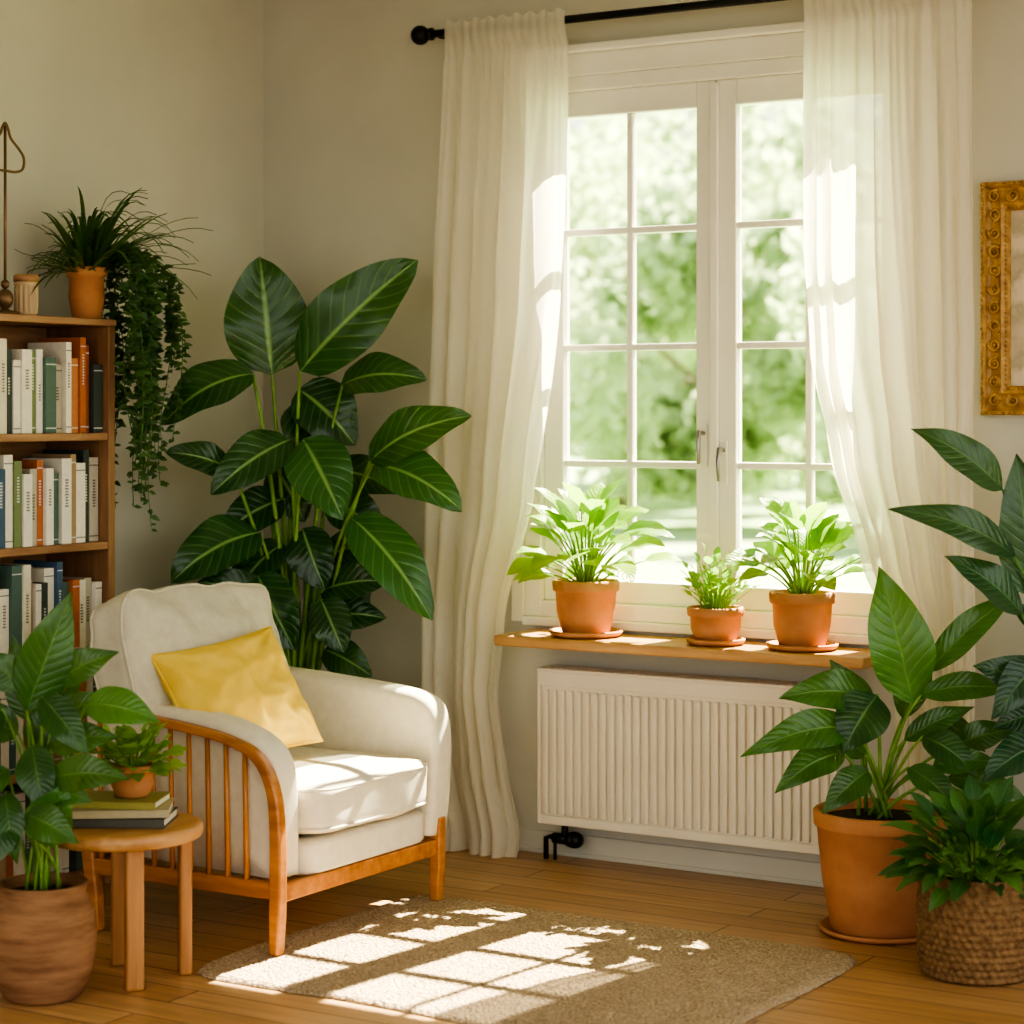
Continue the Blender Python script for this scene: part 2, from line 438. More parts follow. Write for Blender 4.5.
curtain([(2.86,2.218,2.756),(2.4,2.222,2.76),(2.0,2.23,2.765),(1.68,2.251,2.77),(1.376,2.317,2.77),(1.04,2.42,2.77),(.85,2.50,2.77),(.6,2.53,2.765),(0,2.56,2.75)],6,8,.03)
rod=group('curtain_rod',(1.8,-.12,2.79))
mb=MB(); ry,rz=-.128,2.79
mb.tube([(.83,ry,rz),(2.80,ry,rz)],.0135,16)
for ex,sg in ((.83,-1),(2.80,1)):
    mb.tube([(ex,ry,rz),(ex+sg*.012,ry,rz)],.022,16); mb.tube([(ex+sg*.012,ry,rz),(ex+sg*.024,ry,rz)],.014,16)
    mb.sphere((ex+sg*.05,ry,rz),.034,seg=16)
make('rod',mb,M_black,rod)
mb=MB()
for bx in (.86,2.785):
    mb.tube([(bx,-.001,rz),(bx,ry,rz-.012)],.007,8); mb.tube([(bx,-.001,rz),(bx,-.012,rz)],.025,16)
make('brackets',mb,M_black,rod)

# ============================================================ PICTURE FRAME
pf=group('picture_frame',(3.0,-.02,1.83))
M_gold=mat_noise('gilded_wood',(.30,.15,.03),(.56,.34,.10),40,.38,.8,70,4,.6)
mb=MB(); X0,X1,Z0,Z1=2.748,3.288,1.485,2.185
prof=[(0,.002),(0,.03),(.012,.042),(.02,.03),(.03,.026),(.055,.03),(.066,.04),(.078,.03),(.086,.018),(.088,.01)]
vs=[];fs=[]
for ins,h in prof:
    vs+=[(X0+ins,-h,Z0+ins),(X1-ins,-h,Z0+ins),(X1-ins,-h,Z1-ins),(X0+ins,-h,Z1-ins)]
for i in range(len(prof)-1):
    for k in range(4):
        k2=(k+1)%4; fs.append((i*4+k,i*4+k2,(i+1)*4+k2,(i+1)*4+k))
mb.add(vs,fs,0,None,None,False)
def along(ins,step):
    pts=[]
    a,b_,c,d=X0+ins,X1-ins,Z0+ins,Z1-ins
    n=int((b_-a)/step); m_=int((d-c)/step)
    for i in range(n+1):
        x=a+(b_-a)*i/n; pts+= [(x,c,0),(x,d,0)]
    for i in range(1,m_):
        z=c+(d-c)*i/m_; pts+=[(a,z,1),(b_,z,1)]
    return pts
for x,z,o in along(.078,.014): mb.sphere((x,-.03,z),.0055,seg=6)
for x,z,o in along(.006,.018): mb.sphere((x,-.034,z),.007,seg=6)
for i,(x,z,o) in enumerate(along(.043,.052)):
    r=.019
    pts=[(x+r*(1-t*.55)*math.cos(t*8+i), -.03-.004, z+r*(1-t*.55)*math.sin(t*8+i)) for t in [q_/12 for q_ in range(13)]]
    mb.tube(pts,[.006-.003*q_/12 for q_ in range(13)],6)
    mb.sphere((x,-.031,z),.006,seg=6)
make('frame',mb,M_gold,pf)
m,nt,b=newmat('framed_print'); co=objco(nt,(6,6,6))
f=noise_(nt,1.4,5,co); nt.links.new(ramp(nt,f,[(.35,(.60,.50,.36)),(.5,(.42,.38,.25)),(.62,(.68,.58,.42))]),b.inputs['Base Color']); b.inputs['Roughness'].default_value=.6
mb=MB(); mb.box(X0+.085,X1-.085,-.012,-.002,Z0+.085,Z1-.085); make('print',mb,m,pf)

# ============================================================ RUG
m,nt,b=newmat('jute_rug'); co=objco(nt)
f=noise_(nt,120,3,co,.75); f2=noise_(nt,12,3,co)
vo=N(nt,'ShaderNodeTexVoronoi'); vo.inputs['Scale'].default_value=95; nt.links.new(co,vo.inputs['Vector'])
c=mixc(nt,.35,ramp(nt,f,[(.32,(.28,.18,.10)),(.66,(.84,.67,.47))]),ramp(nt,f2,[(.3,(.53,.39,.26)),(.7,(.71,.55,.39))]))
nt.links.new(c,b.inputs['Base Color']); b.inputs['Roughness'].default_value=1; b.inputs['Specular IOR Level'].default_value=.05
bump(nt,b,math_(nt,'SUBTRACT',f,vo.outputs[0]),1.0,.012)
mb=MB(); nx,ny=260,200; vs=[];fs=[]
rx0,rx1,ry0,ry1=1.20,2.69,-1.90,-.775; cx,cy=(rx0+rx1)/2,(ry0+ry1)/2; hx,hy=(rx1-rx0)/2,(ry1-ry0)/2
for i in range(ny+1):
    for k in range(nx+1):
        a=k/nx*2-1; c_=i/ny*2-1
        e=14; mx_=max(abs(a),abs(c_)); nrm_=(abs(a)**e+abs(c_)**e)**(1/e) if mx_>0 else 1
        s_=mx_/nrm_ if nrm_>0 else 1
        x=a*s_*hx; y=c_*s_*hy
        w=noise.noise(V((x*2.2+5,y*2.2,0)))*.022+noise.noise(V((x*14,y*14,3)))*.005
        ef=mx_**6
        x+=w*ef*(1 if a>0 else -1); y+=w*ef*(1 if c_>0 else -1)
        edge=min(1,(1-mx_)*22)
        z=.002+.012*math.sqrt(max(0,1-(1-edge)**2))+ (noise.noise(V((x*75,y*75,0)))*.0035+noise.noise(V((x*5,y*5,7)))*.0012)*edge
        vs.append((cx+x,cy+y,z))
for i in range(ny):
    for k in range(nx):
        o=i*(nx+1)+k; fs.append((o,o+1,o+nx+2,o+nx+1))
mb.add(vs,fs); make('rug',mb,m)
RZ=.014

# ============================================================ ARMCHAIR
ch=group('armchair',(1.0,-1.25,0))
def ribbon(mb,pts,th,y0,y1,mat=0):
    n=len(pts); vs=[];fs=[]
    for i,(x,z) in enumerate(pts):
        a=pts[max(i-1,0)]; b_=pts[min(i+1,n-1)]
        t=V((b_[0]-a[0],b_[1]-a[1])).normalized(); nn=V((-t.y,t.x)); w=(th[i] if isinstance(th,list) else th)/2
        vs+=[(x+nn.x*w,y0,z+nn.y*w),(x+nn.x*w,y1,z+nn.y*w),(x-nn.x*w,y1,z-nn.y*w),(x-nn.x*w,y0,z-nn.y*w)]
    for i in range(n-1):
        for k in range(4):
            k2=(k+1)%4; fs.append((i*4+k,i*4+k2,(i+1)*4+k2,(i+1)*4+k))
    fs.append((3,2,1,0)); fs.append(tuple((n-1)*4+k for k in range(4)))
    mb.add(vs,fs,mat,None,None,False)
def smoothp(ctrl,n=10):
    out=[]
    P=[V(p) for p in ctrl]
    for i in range(len(P)-1):
        p0=P[max(i-1,0)];p1=P[i];p2=P[i+1];p3=P[min(i+2,len(P)-1)]
        for k in range(n):
            t=k/n
            out.append(.5*((2*p1)+(-p0+p2)*t+(2*p0-5*p1+4*p2-p3)*t*t+(-p0+3*p1-3*p2+p3)*t**3))
    out.append(P[-1]); return [(p[0],p[1]) for p in out]
band=smoothp([(.60,.640),(.80,.630),(1.0,.612),(1.16,.588),(1.262,.548),(1.316,.465),(1.332,.34),(1.332,.2),(1.330,.10),(1.328,RZ+.001)],8)
n=len(band); th=[.024+.014*min(1,max(0,(i/n-.35)/.35)) for i in range(n)]
th=[t-(.010*max(0,(i/n-.85)/.15)) for i,t in enumerate(th)]
Yn0,Yn1=-1.662,-1.626; Yf0,Yf1=-.872,-.836
mb=MB()
ribbon(mb,band,th,Yn0,Yn1)
low=[(p,t) for p,t in zip(band,th) if p[1]<.28 and p[0]>1.2]
ribbon(mb,[p for p,t in low],[t for p,t in low],Yf0,Yf1)
ribbon(mb,[(.605,.65),(.62,.5),(.65,.25),(.672,.1),(.68,.001)],[.03,.038,.045,.04,.03],Yn0,Yn1)
ribbon(mb,[(.63,.35),(.65,.25),(.672,.1),(.68,.001)],[.038,.045,.04,.03],Yf0,Yf1)
make('bentwood_frames',mb,M_woodX,ch,bevel=.006)
mb=MB()
for y0,y1 in ((Yn0+.004,Yn1-.002),(Yf0+.002,Yf1-.004)):
    mb.box(.655,1.325,y0,y1,.165,.212)
mb.box(1.315,1.342,Yn1,Yf0,.155,.203); mb.box(.655,.685,Yn1,Yf0,.165,.212)
make('rails',mb,M_woodX,ch,bevel=.005)
mb=MB()
def band_z(x):
    return min((abs(p[0]-x),p[1]) for p in band if p[1]>.4)[1]
for i in range(9):
    x=.70+i*.066; y=Yn0+.014
    mb.tube([(x,y,.205),(x-.004,y,.4),(x-.008,y,band_z(x)-.005)],[.0085,.0075,.007],8)
make('slats',mb,M_woodZ,ch)
prof=smoothp([(.585,.23),(.577,.45),(.578,.60),(.612,.662),(.70,.674),(.85,.665),(1.0,.650),(1.15,.626),(1.255,.582),(1.306,.51),(1.316,.38),(1.316,.215)],5)
prof2=smoothp([(.585,.215),(.577,.45),(.578,.61),(.612,.672),(.70,.685),(.85,.680),(1.0,.670),(1.18,.655),(1.29,.636),(1.342,.590),(1.358,.50),(1.352,.34),(1.338,.215)],5)
def extr(mb,prof,y0,y1,mat=0,r=.03):
    rings=[(y0+r*(1-math.cos(a)), r*(1-math.sin(a))) for a in [i/6*math.pi/2 for i in range(7)]]
    rings+= [(y1-r*(1-math.cos(a)), r*(1-math.sin(a))) for a in [i/6*math.pi/2 for i in reversed(range(7))]]
    vs=[];fs=[];n=len(prof)
    for y,ins in rings:
        for i,(x,z) in enumerate(prof):
            a=prof[i-1] if i>0 else prof[0]; b_=prof[(i+1)] if i<n-1 else prof[-1]
            t=V((b_[0]-a[0],b_[1]-a[1])).normalized(); nn=V((t.y,-t.x))
            vs.append((x+nn.x*ins,y,z+nn.y*ins))
    for i in range(len(rings)-1):
        for k in range(n):
            k2=(k+1)%n; fs.append((i*n+k,(i+1)*n+k,(i+1)*n+k2,i*n+k2))
    cxp=.95; czp=.42
    for ri in (0,len(rings)-1):
        vs.append((cxp,rings[ri][0],czp)); ci=len(vs)-1
        for k in range(n):
            k2=(k+1)%n
            fs.append((ri*n+k,ri*n+k2,ci) if ri==0 else (ri*n+k2,ri*n+k,ci))
    mb.add(vs,fs,mat)
mb=MB(); extr(mb,prof,-1.626,-1.515,r=.026); extr(mb,prof2,-.910,-.800,r=.028)
make('arm_pads',mb,M_cream,ch)
def superbox(c,s,e=6,div=14,M=None,puff=0,mb=None,mat=0,wr=0):
    mb=mb or MB(); 
    for axis in range(3):
        for sg in (-1,1):
            vs=[];fs=[]
            for i in range(div+1):
                for k in range(div+1):
                    a=math.tan((i/div*2-1)*.785398); b_=math.tan((k/div*2-1)*.785398)
                    p=[0,0,0]; p[axis]=sg; p[(axis+1)%3]=a; p[(axis+2)%3]=b_
                    nrm_=(abs(p[0])**e+abs(p[1])**e+abs(p[2])**e)**(1/e)
                    q_=V([x/nrm_ for x in p])
                    pf_=1+puff*(1-q_.x**2)*(1-q_.y**2)
                    w=V((q_.x*s[0]/2,q_.y*s[1]/2,q_.z*s[2]/2*pf_))
                    if wr: w+= V(q_)*(noise.noise(w*9+V(c))+.6*noise.noise(w*4+V(c)))*wr
                    if M: w=M@w
                    vs.append(w+V(c))
            for i in range(div):
                for k in range(div):
                    o=i*(div+1)+k; f=(o,o+1,o+div+2,o+div+1)
                    fs.append(f if sg<0 else tuple(reversed(f)))
            mb.add(vs,fs,mat)
    return mb
def weld(ob):
    bm=bmesh.new(); bm.from_mesh(ob.data); bmesh.ops.remove_doubles(bm,verts=bm.verts[:],dist=.0006)
    bmesh.ops.recalc_face_normals(bm,faces=bm.faces[:]); bm.to_mesh(ob.data); bm.free()
    return ob
mb=superbox((.998,-1.21,.25),(.69,.61,.10),14,16)
weld(make('seat_base',mb,M_cream,ch))
SY=-1.2125
mb=superbox((1.085,SY,.385),(.58,.60,.155),7,22,puff=.16,wr=.006)
weld(make('seat_cushion',mb,M_cream,ch))
def loopse(cx,cy,z,hx,hy,e,n=90):
    pts=[]
    for i in range(n+1):
        a=2*math.pi*i/n; c,s=math.cos(a),math.sin(a)
        k=(abs(c)**e+abs(s)**e)**(-1/e); pts.append((cx+c*k*hx,cy+s*k*hy,z))
    return pts
mb=MB(); mb.tube(loopse(1.085,SY,.440,.2885,.2985,7),.0045,6,caps=False); mb.tube(loopse(1.085,SY,.33,.2885,.2985,7),.0045,6,caps=False)
make('cushion_piping',mb,M_cream,ch)
Rb=Matrix.Rotation(math.radians(-12),3,'Y')
mb=superbox((.650,SY,.48),(.10,.60,.58),9,18,M=Rb)
weld(make('backrest',mb,M_cream,ch))
Mc=Matrix.Rotation(math.radians(3),3,'Z')@Matrix.Rotation(math.radians(-17),3,'Y')@Matrix.Rotation(math.radians(-2),3,'X')@Matrix.Rotation(math.radians(90),3,'Y')
cc=V((.765,-1.29,.708))
mb=superbox(cc,(.53,.77,.155),5.0,34,M=Mc,puff=.75,wr=.022)
weld(make('back_cushion',mb,M_backf,ch))
mb=MB()
for zz_ in (-.05,.05):
    pts=[]
    for p in loopse(0,0,zz_,.2605,.379,5.2,120):
        q_=V(p); d_=V((q_.x/.265,q_.y/.385,q_.z/.0775))
        q_+=d_*(noise.noise(q_*9+cc)+.6*noise.noise(q_*4+cc))*.022
        pts.append(Mc@q_+cc)
    mb.tube(pts,.0048,6,caps=False)
make('back_cushion_piping',mb,M_backf,ch)
def pillow(c,w,h,t,M,mat,name,parent,seed=0,conc=.05,pipe=True,ex=.42,wk=1):
    mb=MB(); n=44
    for sg in (-1,1):
        vs=[];fs=[]
        for i in range(n+1):
            for k in range(n+1):
                a=math.sin((i/n*2-1)*math.pi/2); b_=math.sin((k/n*2-1)*math.pi/2)
                th=(max(0,(1-a*a))**ex)*(max(0,(1-b_*b_))**ex)
                x=a*w/2*(1-conc*(1-b_*b_)); y=b_*h/2*(1-conc*(1-a*a))
                cr=0
                for ca,cb in ((-1,-1),(1,-1),(1,1),(-1,1)):
                    dx,dy=a-ca,b_-cb; d=math.hypot(dx,dy); an=math.atan2(dy,dx)
                    cr+=math.sin(an*14+seed+ca)*math.exp(-((d-.45)/.35)**2)*.006
                wrk=noise.noise(V((a*2.2+seed,b_*2.2,sg)))*.024*th*wk+noise.noise(V((a*6+seed,b_*6,sg)))*.009*th*wk+cr*th*wk
                vs.append(M@V((sg*(t/2*th)+wrk,x,y))+V(c))
        for i in range(n):
            for k in range(n):
                o=i*(n+1)+k; f=(o,o+1,o+n+2,o+n+1); fs.append(f if sg>0 else tuple(reversed(f)))
        mb.add(vs,fs)
    if pipe:
        pts=[]
        def e(a,b_): return M@V((0,a*w/2*(1-conc*(1-b_*b_)),b_*h/2*(1-conc*(1-a*a))))+V(c)
        for s_ in range(20): pts.append(e(-1+2*s_/20,-1))
        for s_ in range(20): pts.append(e(1,-1+2*s_/20))
        for s_ in range(20): pts.append(e(1-2*s_/20,1))
        for s_ in range(21): pts.append(e(-1,1-2*s_/20))
        mb.tube(pts,.005,6,caps=False)
    return weld(make(name,mb,mat,parent))
pg=group('throw_pillow',(.98,-1.385,.655))
Mp=Matrix.Rotation(math.radians(-14),3,'Z')@Matrix.Rotation(math.radians(-30),3,'Y')@Matrix.Rotation(math.radians(7),3,'X')
pillow((.985,-1.385,.66),.46,.38,.19,Mp,M_yellow,'pillow_cover',pg,9,.08,True,.42,1.3)

# ============================================================ SIDE TABLE
st=group('side_table',(1.10,-2.01,0)); sc=V((1.10,-2.01,0))
mb=MB(); mb.lathe([(.001,.372),(.195,.372),(.206,.377),(.21,.386),(.21,.403),(.205,.41),(.19,.412),(.001,.412)],sc,64)
make('table_top',mb,M_tabY,st)
mb=MB()
for r_,f_ in ((.045,.105),(.145,-.045),(-.03,-.13)):
    p=sc+R*r_+F*f_; o_=(R*r_+F*f_).normalized()
    M3=Matrix.Translation(p+o_*.012)@Matrix.Rotation(math.atan2(o_.y,o_.x),4,'Z')
    mb.box(-.017,.017,-.024,.024,0,.375,M=M3)
mb.box(-.012,.012,-.14,.14,.342,.373,M=Matrix.Translation(sc)@Matrix.Rotation(.9,4,'Z'))
make('legs',mb,M_tabZ,st,bevel=.008,bseg=3)
bs=group('book_stack',(1.10,-2.0,.412))
mb=MB(); z=.4125
for (w,l,t,rot,col,dx) in ((.185,.29,.024,.45,(.10,.10,.08),0),(.18,.28,.022,.58,(.50,.42,.26),.004),(.165,.26,.020,.40,(.36,.33,.09),-.006)):
    M4=Matrix.Translation((1.08+dx,-2.01,z))@Matrix.Rotation(rot+.05,4,'Z')
    mb.box(-l/2,l/2,-w/2,w/2,0,.0025,0,col,M4); mb.box(-l/2,l/2,-w/2,w/2,t-.0025,t,0,col,M4)
    mb.box(-l/2,l/2,-w/2,-w/2+.003,0,t,0,col,M4)
    mb.box(-l/2+.004,l/2-.004,-w/2+.003,w/2-.004,.0025,t-.0025,0,(.78,.72,.58),M4)
    z+=t+.0003
m,nt,b=newmat('book_cover'); at=N(nt,'ShaderNodeAttribute',attribute_name='Col')
f=noise_(nt,60,3,objco(nt)); nt.links.new(mixc(nt,.35,at.outputs['Color'],ramp(nt,f,[(.3,(.7,.7,.7)),(.7,(1,1,1))]),'MULTIPLY'),b.inputs['Base Color']); b.inputs['Roughness'].default_value=.6
M_book=m
make('books',mb,M_book,bs,bevel=.001)
hp=group('potted_herb',(1.115,-1.99,z)); zz=pot(hp,1.115,-1.99,z+.0005,.085,.060,.045,M_terra,.02)
mb=MB(); rosette(mb,(1.115,-1.99,zz),110,(.04,.11),(.030,.050),.85,80,0,20,5,nl=5,nw=2,pr=.0014,cr=.035)
make('foliage',mb,[L_herb,M_stem],hp)

# ============================================================ BOOKSHELF
bk=group('bookshelf',(.15,-1.6,0))
mb=MB(); by0,by1=-2.15,-1.125; H=1.765; D=.285
mb.box(.012,D,by1-.03,by1,0,H,0); mb.box(.012,D,by0,by0+.03,0,H,0)
make('side_panels',mb,M_shelfZ,bk,bevel=.003)
mb=MB(); mb.box(.012,.02,by0+.03,by1-.03,.05,H-.0); 
levels=[.06,.40,.742,1.084,1.428]
for z in levels: mb.box(.02,D-.004,by0+.03,by1-.03,z-.024,z)
mb.box(.012,D+.004,by0-.002,by1+.002,H,H+.022)
mb.box(.03,D-.02,by0+.03,by1-.03,0,.036)
make('shelves',mb,M_shelfY,bk,bevel=.003)
random.seed(12)
pal={'c':(.76,.70,.56),'C':(.84,.79,.68),'k':(.05,.07,.06),'t':(.10,.17,.14),'o':(.50,.16,.06),'O':(.58,.24,.10),'b':(.40,.28,.16),'n':(.07,.13,.21),'g':(.5,.46,.38),'r':(.34,.10,.05),'w':(.82,.78,.70),'v':(.20,.26,.12)}
seqs={4:'kroOCgtwvCwkcnC',3:'gkCbwtCogwvCnkc',2:'wgCotnCkwbctCv',1:'tcOnCbgkwrCtc',0:'bctkwCgnvtcob'}
mb=MB()
for li_,z in enumerate(levels):
    y=by1-.035; nb=0
    hmax=(levels[li_+1]-.024 if li_<4 else H)-z
    while y>by0+.08:
        t=random.uniform(.022,.046); h=min(hmax-.03,random.uniform(.21,.30)); d=random.uniform(.16,.2)
        sq=seqs[li_]; col=pal[sq[nb%len(sq)]]; nb+=1
        x1=.255+random.uniform(-.012,.008)
        mb.box(x1-d,x1,y-t,y,z+.0005,z+h,0,col)
        lt=tuple(min(1,c_*.3+.55) for c_ in col) if sum(col)<1.2 else tuple(c_*.35 for c_ in col)
        k=random.random()
        if k<.6:
            zc=z+h*random.uniform(.5,.7); hh=h*random.uniform(.2,.4)
            for q_ in range(int(hh/.009)):
                w_=random.uniform(.12,.2)
                mb.box(x1,x1+.0008,y-t*(.5+w_),y-t*(.5-w_),zc+q_*.009-hh/2,zc+q_*.009+.0055-hh/2,0,lt)
        if k>.4:
            for zq in (.06,.9): mb.box(x1,x1+.0007,y-t,y,z+h*zq,z+h*zq+.004,0,lt)
        y-=t+.0012
make('book_row',mb,M_book,bk,bevel=.0015)

TOP=H+.0225
jc=(.2,-1.435,TOP); cj=group('candle_jar',jc); mb=MB()
def cr_(a,z,i): return .0025*math.cos(a*14) if .012<z<.095 else 0
mb.lathe([(.001,.0),(.032,.0),(.036,.006),(.036,.012)]+[(.035,.013+.082*i/8) for i in range(9)]+[(.037,.098),(.038,.104),(.034,.106)],jc,84,rf=cr_)
make('jar',mb,mat_plain('ribbed_ceramic',(.55,.40,.25),.6),cj)
mb=MB(); mb.lathe([(.0345,.106),(.039,.107),(.039,.124),(.034,.129),(.001,.13)],jc,40)
make('lid',mb,M_shelfY,cj)
mo=group('wire_hanger_stand',(.2,-1.54,TOP)); mb=MB(); ox,oy=.2,-1.525
mb.lathe([(.001,0),(.045,0),(.047,.006),(.04,.012),(.012,.018),(.008,.03)],(ox,oy,TOP),32)
mb.sphere((ox,oy,TOP+.05),.026,sc=(1,1,1.2)); mb.sphere((ox,oy,TOP+.095),.014)
mb.tube([(ox,oy,TOP+.03),(ox,oy,TOP+.58)],.0045,8)
b0=TOP+.44
def cat(P,n=8):
    P=[V(p) for p in P]; out=[]
    for i in range(len(P)-1):
        p0=P[max(i-1,0)];p1=P[i];p2=P[i+1];p3=P[min(i+2,len(P)-1)]
        for k in range(n):
            t=k/n; out.append(.5*((2*p1)+(-p0+p2)*t+(2*p0-5*p1+4*p2-p3)*t*t+(-p0+3*p1-3*p2+p3)*t**3))
    return out+[P[-1]]
wire=[(0,.0),(.045,.0),(.075,.012),(.08,.045),(.06,.07),(.025,.10),(.012,.13),(.0,.145),(-.012,.13),(-.03,.10),(-.10,.055),(-.14,.03),(-.13,.005),(-.08,.0),(0,.0)]
mb.tube(cat([V((ox,oy,b0))+V((0,x,z_)) for x,z_ in wire]),.0042,8)
make('hanger',mb,M_brass,mo)

# trailing plant
tc=V((.21,-1.175,TOP)); tp_=group('potted_trailing_fern',tc)
zz=pot(tp_,tc.x,tc.y,TOP,.165,.062,.045,M_terra,.03)
mb=MB(); random.seed(21); c=V((tc.x,tc.y,zz))
for i in range(190):
    az=random.uniform(0,6.283); el=math.radians(random.uniform(5,90)); L=random.uniform(.20,.39)
    rad_=V((math.cos(az),math.sin(az),0)); d=rad_*math.cos(el)+Z*math.sin(el)
    if rad_.x<-.2: L*=.6
    if rad_.y<-.5: L*=.72
    mid=c+d*L*.88; tip=mid+(rad_*.8-Z*random.uniform(-.2,1.1))*L*.42
    pts=bez(c+rad_*.03,mid,tip,7)
    for p in pts: p.x=max(p.x,.02)
    vs=[];fs=[];uvs=[]
    s=rad_.cross(Z)
    for q_,p in enumerate(pts):
        w=.0068*math.sin(math.pi*(.12+.86*q_/7)); vs+=[p-s*w,p-V((0,0,.002)),p+s*w]; uvs+=[(q_/7,0),(q_/7,.5),(q_/7,1)]
    for q_ in range(7):
        o=q_*3; fs+=[(o,o+1,o+4,o+3),(o+1,o+2,o+5,o+4)]
    r_=random.random(); mb.add(vs,fs,0,uvs,(r_,r_,r_))
for i in range(34):
    ex=random.uniform(.14,.38); ey=random.uniform(-1.07,-.90)
    if i%4==0: ex=random.uniform(.32,.40); ey=random.uniform(-1.15,-1.05)
    length_end=1.07+abs(ey+1.02)*2.0+random.uniform(0,.42)
    a=c+V((random.uniform(-.02,.03),random.uniform(-.01,.03),.01)); rim=V((ex,ey,zz+random.uniform(-.06,.05)))
    pts=bez(a,V(((a.x+ex)/2,(a.y+ey)/2,zz+.14)),rim,6)
    n=22
    zb=rim.z
    for q_ in range(1,n+1):
        z_=zb+(length_end-zb)*q_/n
        pts.append(V((ex+.02*math.sin(z_*9+i),max(ey,-1.2 if ex>.31 else -1.085)+.018*math.sin(z_*7+i*2),z_)))
    mb.tube(pts,.0014,4,1)
    for p in pts[3:]:
        for s_ in range(3 if p.z>1.5 else 2):
            az=random.uniform(0,6.283); d=V((math.cos(az),math.sin(az),random.uniform(-.8,.2))).normalized()
            b_=p+V((0,0,random.uniform(-.018,.018)))
            L=random.uniform(.020,.038)
            tip=b_+d*L
            if tip.x<.015: continue
            leaf(mb,b_,tip,L*.5,F+Z*.6,.1,.2,3,2,0)
make('foliage',mb,[L_trail,M_stemd],tp_)

# ============================================================ BIG PLANTS
def hero(x,y,specs,stem_z,p0r=.05,pr=(.007,.004),q=.8,seed=1,nl=16,nw=6,nb=.5,ws=1.0,sag=.04,p=.78):
    random.seed(seed); C=V((x,y,0)); mb=MB()
    for sp in specs:
        r0,h0,r1,h1,w,d0,d1,arch=sp[:8]; rnd=sp[8] if len(sp)>8 else random.uniform(.2,.8)
        b=C+R*r0+Z*h0+F*d0; t=C+R*r1+Z*h1+F*d1
        nrm=F*1.0+Z*nb+R*random.uniform(-.35,.35)
        up=(h1>h0+.1 and abs(r1-r0)<.2)
        if up: nrm=F*1.0-R*random.uniform(-.2,.4)+Z*.1
        a0=random.uniform(0,6.28); a=C+V((math.cos(a0),math.sin(a0),0))*p0r*random.random()+Z*stem_z
        petiole(mb,a,b,pr[0],pr[1],bow=R*random.uniform(-.02,.02))
        leaf(mb,b,t,w*ws,nrm,arch,.30,nl,nw,0,q=q,p=p,rnd=rnd,wave=.045,sag=0 if up else sag)
    return mb
pd=group('potted_dieffenbachia',(.5,-.45,0)); pz=pot(pd,.5,-.45,0,.34,.17,.12,M_terra,.04,.16)
S=[(-.09,1.62,-.13,2.02,.28,.0,.0,.08,.55),(.01,1.63,.41,2.0,.24,.05,.12,.12,.6),(-.14,1.62,-.43,1.45,.17,.12,.2,.32,.4),
(.15,1.585,.44,1.60,.15,.02,.12,.28,.5),(.0,1.57,.19,1.38,.21,-.02,.0,.2,.15),(-.02,1.53,.12,1.30,.2,-.05,-.02,.2,.05),
(.25,1.33,.59,1.48,.17,.12,.24,.24,.5),(.26,1.32,.56,1.17,.18,.14,.26,.24,.8),(.03,1.40,.17,1.14,.21,.12,.26,.16,.95),
(-.02,1.40,-.27,1.22,.16,.08,.2,.24,.4),(-.21,1.3,-.42,1.36,.11,.12,.2,.2,.2),(-.12,1.09,-.40,.93,.19,.1,.22,.3,.5),
(.19,1.14,.46,.81,.19,.12,.24,.2,1.0),(-.12,.95,.01,.71,.17,.14,.22,.2,.5),(-.09,.855,-.32,.93,.13,.1,.16,.25,.2),
(.08,.89,.32,.93,.13,.05,.14,.2,.2),(.09,.87,.17,.70,.14,.14,.2,.2,.3),(-.05,1.2,-.25,1.08,.15,.0,.05,.2,.1),
(.1,1.2,.3,1.07,.15,.0,.05,.25,.1),(.02,1.1,.1,.9,.16,.05,.1,.2,.1),(-.05,1.05,-.22,.85,.15,.03,.1,.2,.15),(.1,.7,.26,.62,.12,.1,.18,.25,.3),
(-.06,.75,-.2,.62,.13,.1,.16,.25,.3),(.12,1.0,.22,.78,.14,-.02,0,.2,.05),(-.08,1.3,.02,1.12,.16,-.05,-.02,.2,.05),
(.08,1.0,.32,1.05,.13,.0,.04,.2,.1),(.05,.8,.3,.8,.13,.02,.06,.2,.15),(-.1,1.0,-.36,1.07,.13,.02,.08,.2,.1),(-.05,.9,-.3,.80,.13,.04,.1,.2,.1),(.1,1.3,.36,1.22,.13,-.04,0,.2,.1)]
mb=hero(.5,-.45,S,pz,.06,(.011,.005),.62,4,p=.82)
for dx,dz in ((-.03,1.15),(.03,1.05),(.0,.85)):
    mb.tube(bez((.5+dx,-.45+dx,pz-.01),(.5+dx*1.5,-.45,pz+.3),(.5+dx*3,-.45+dx,dz),8),[.016-.001*i for i in range(9)],8,1)
make('foliage',mb,[L_diff,M_stem],pd)

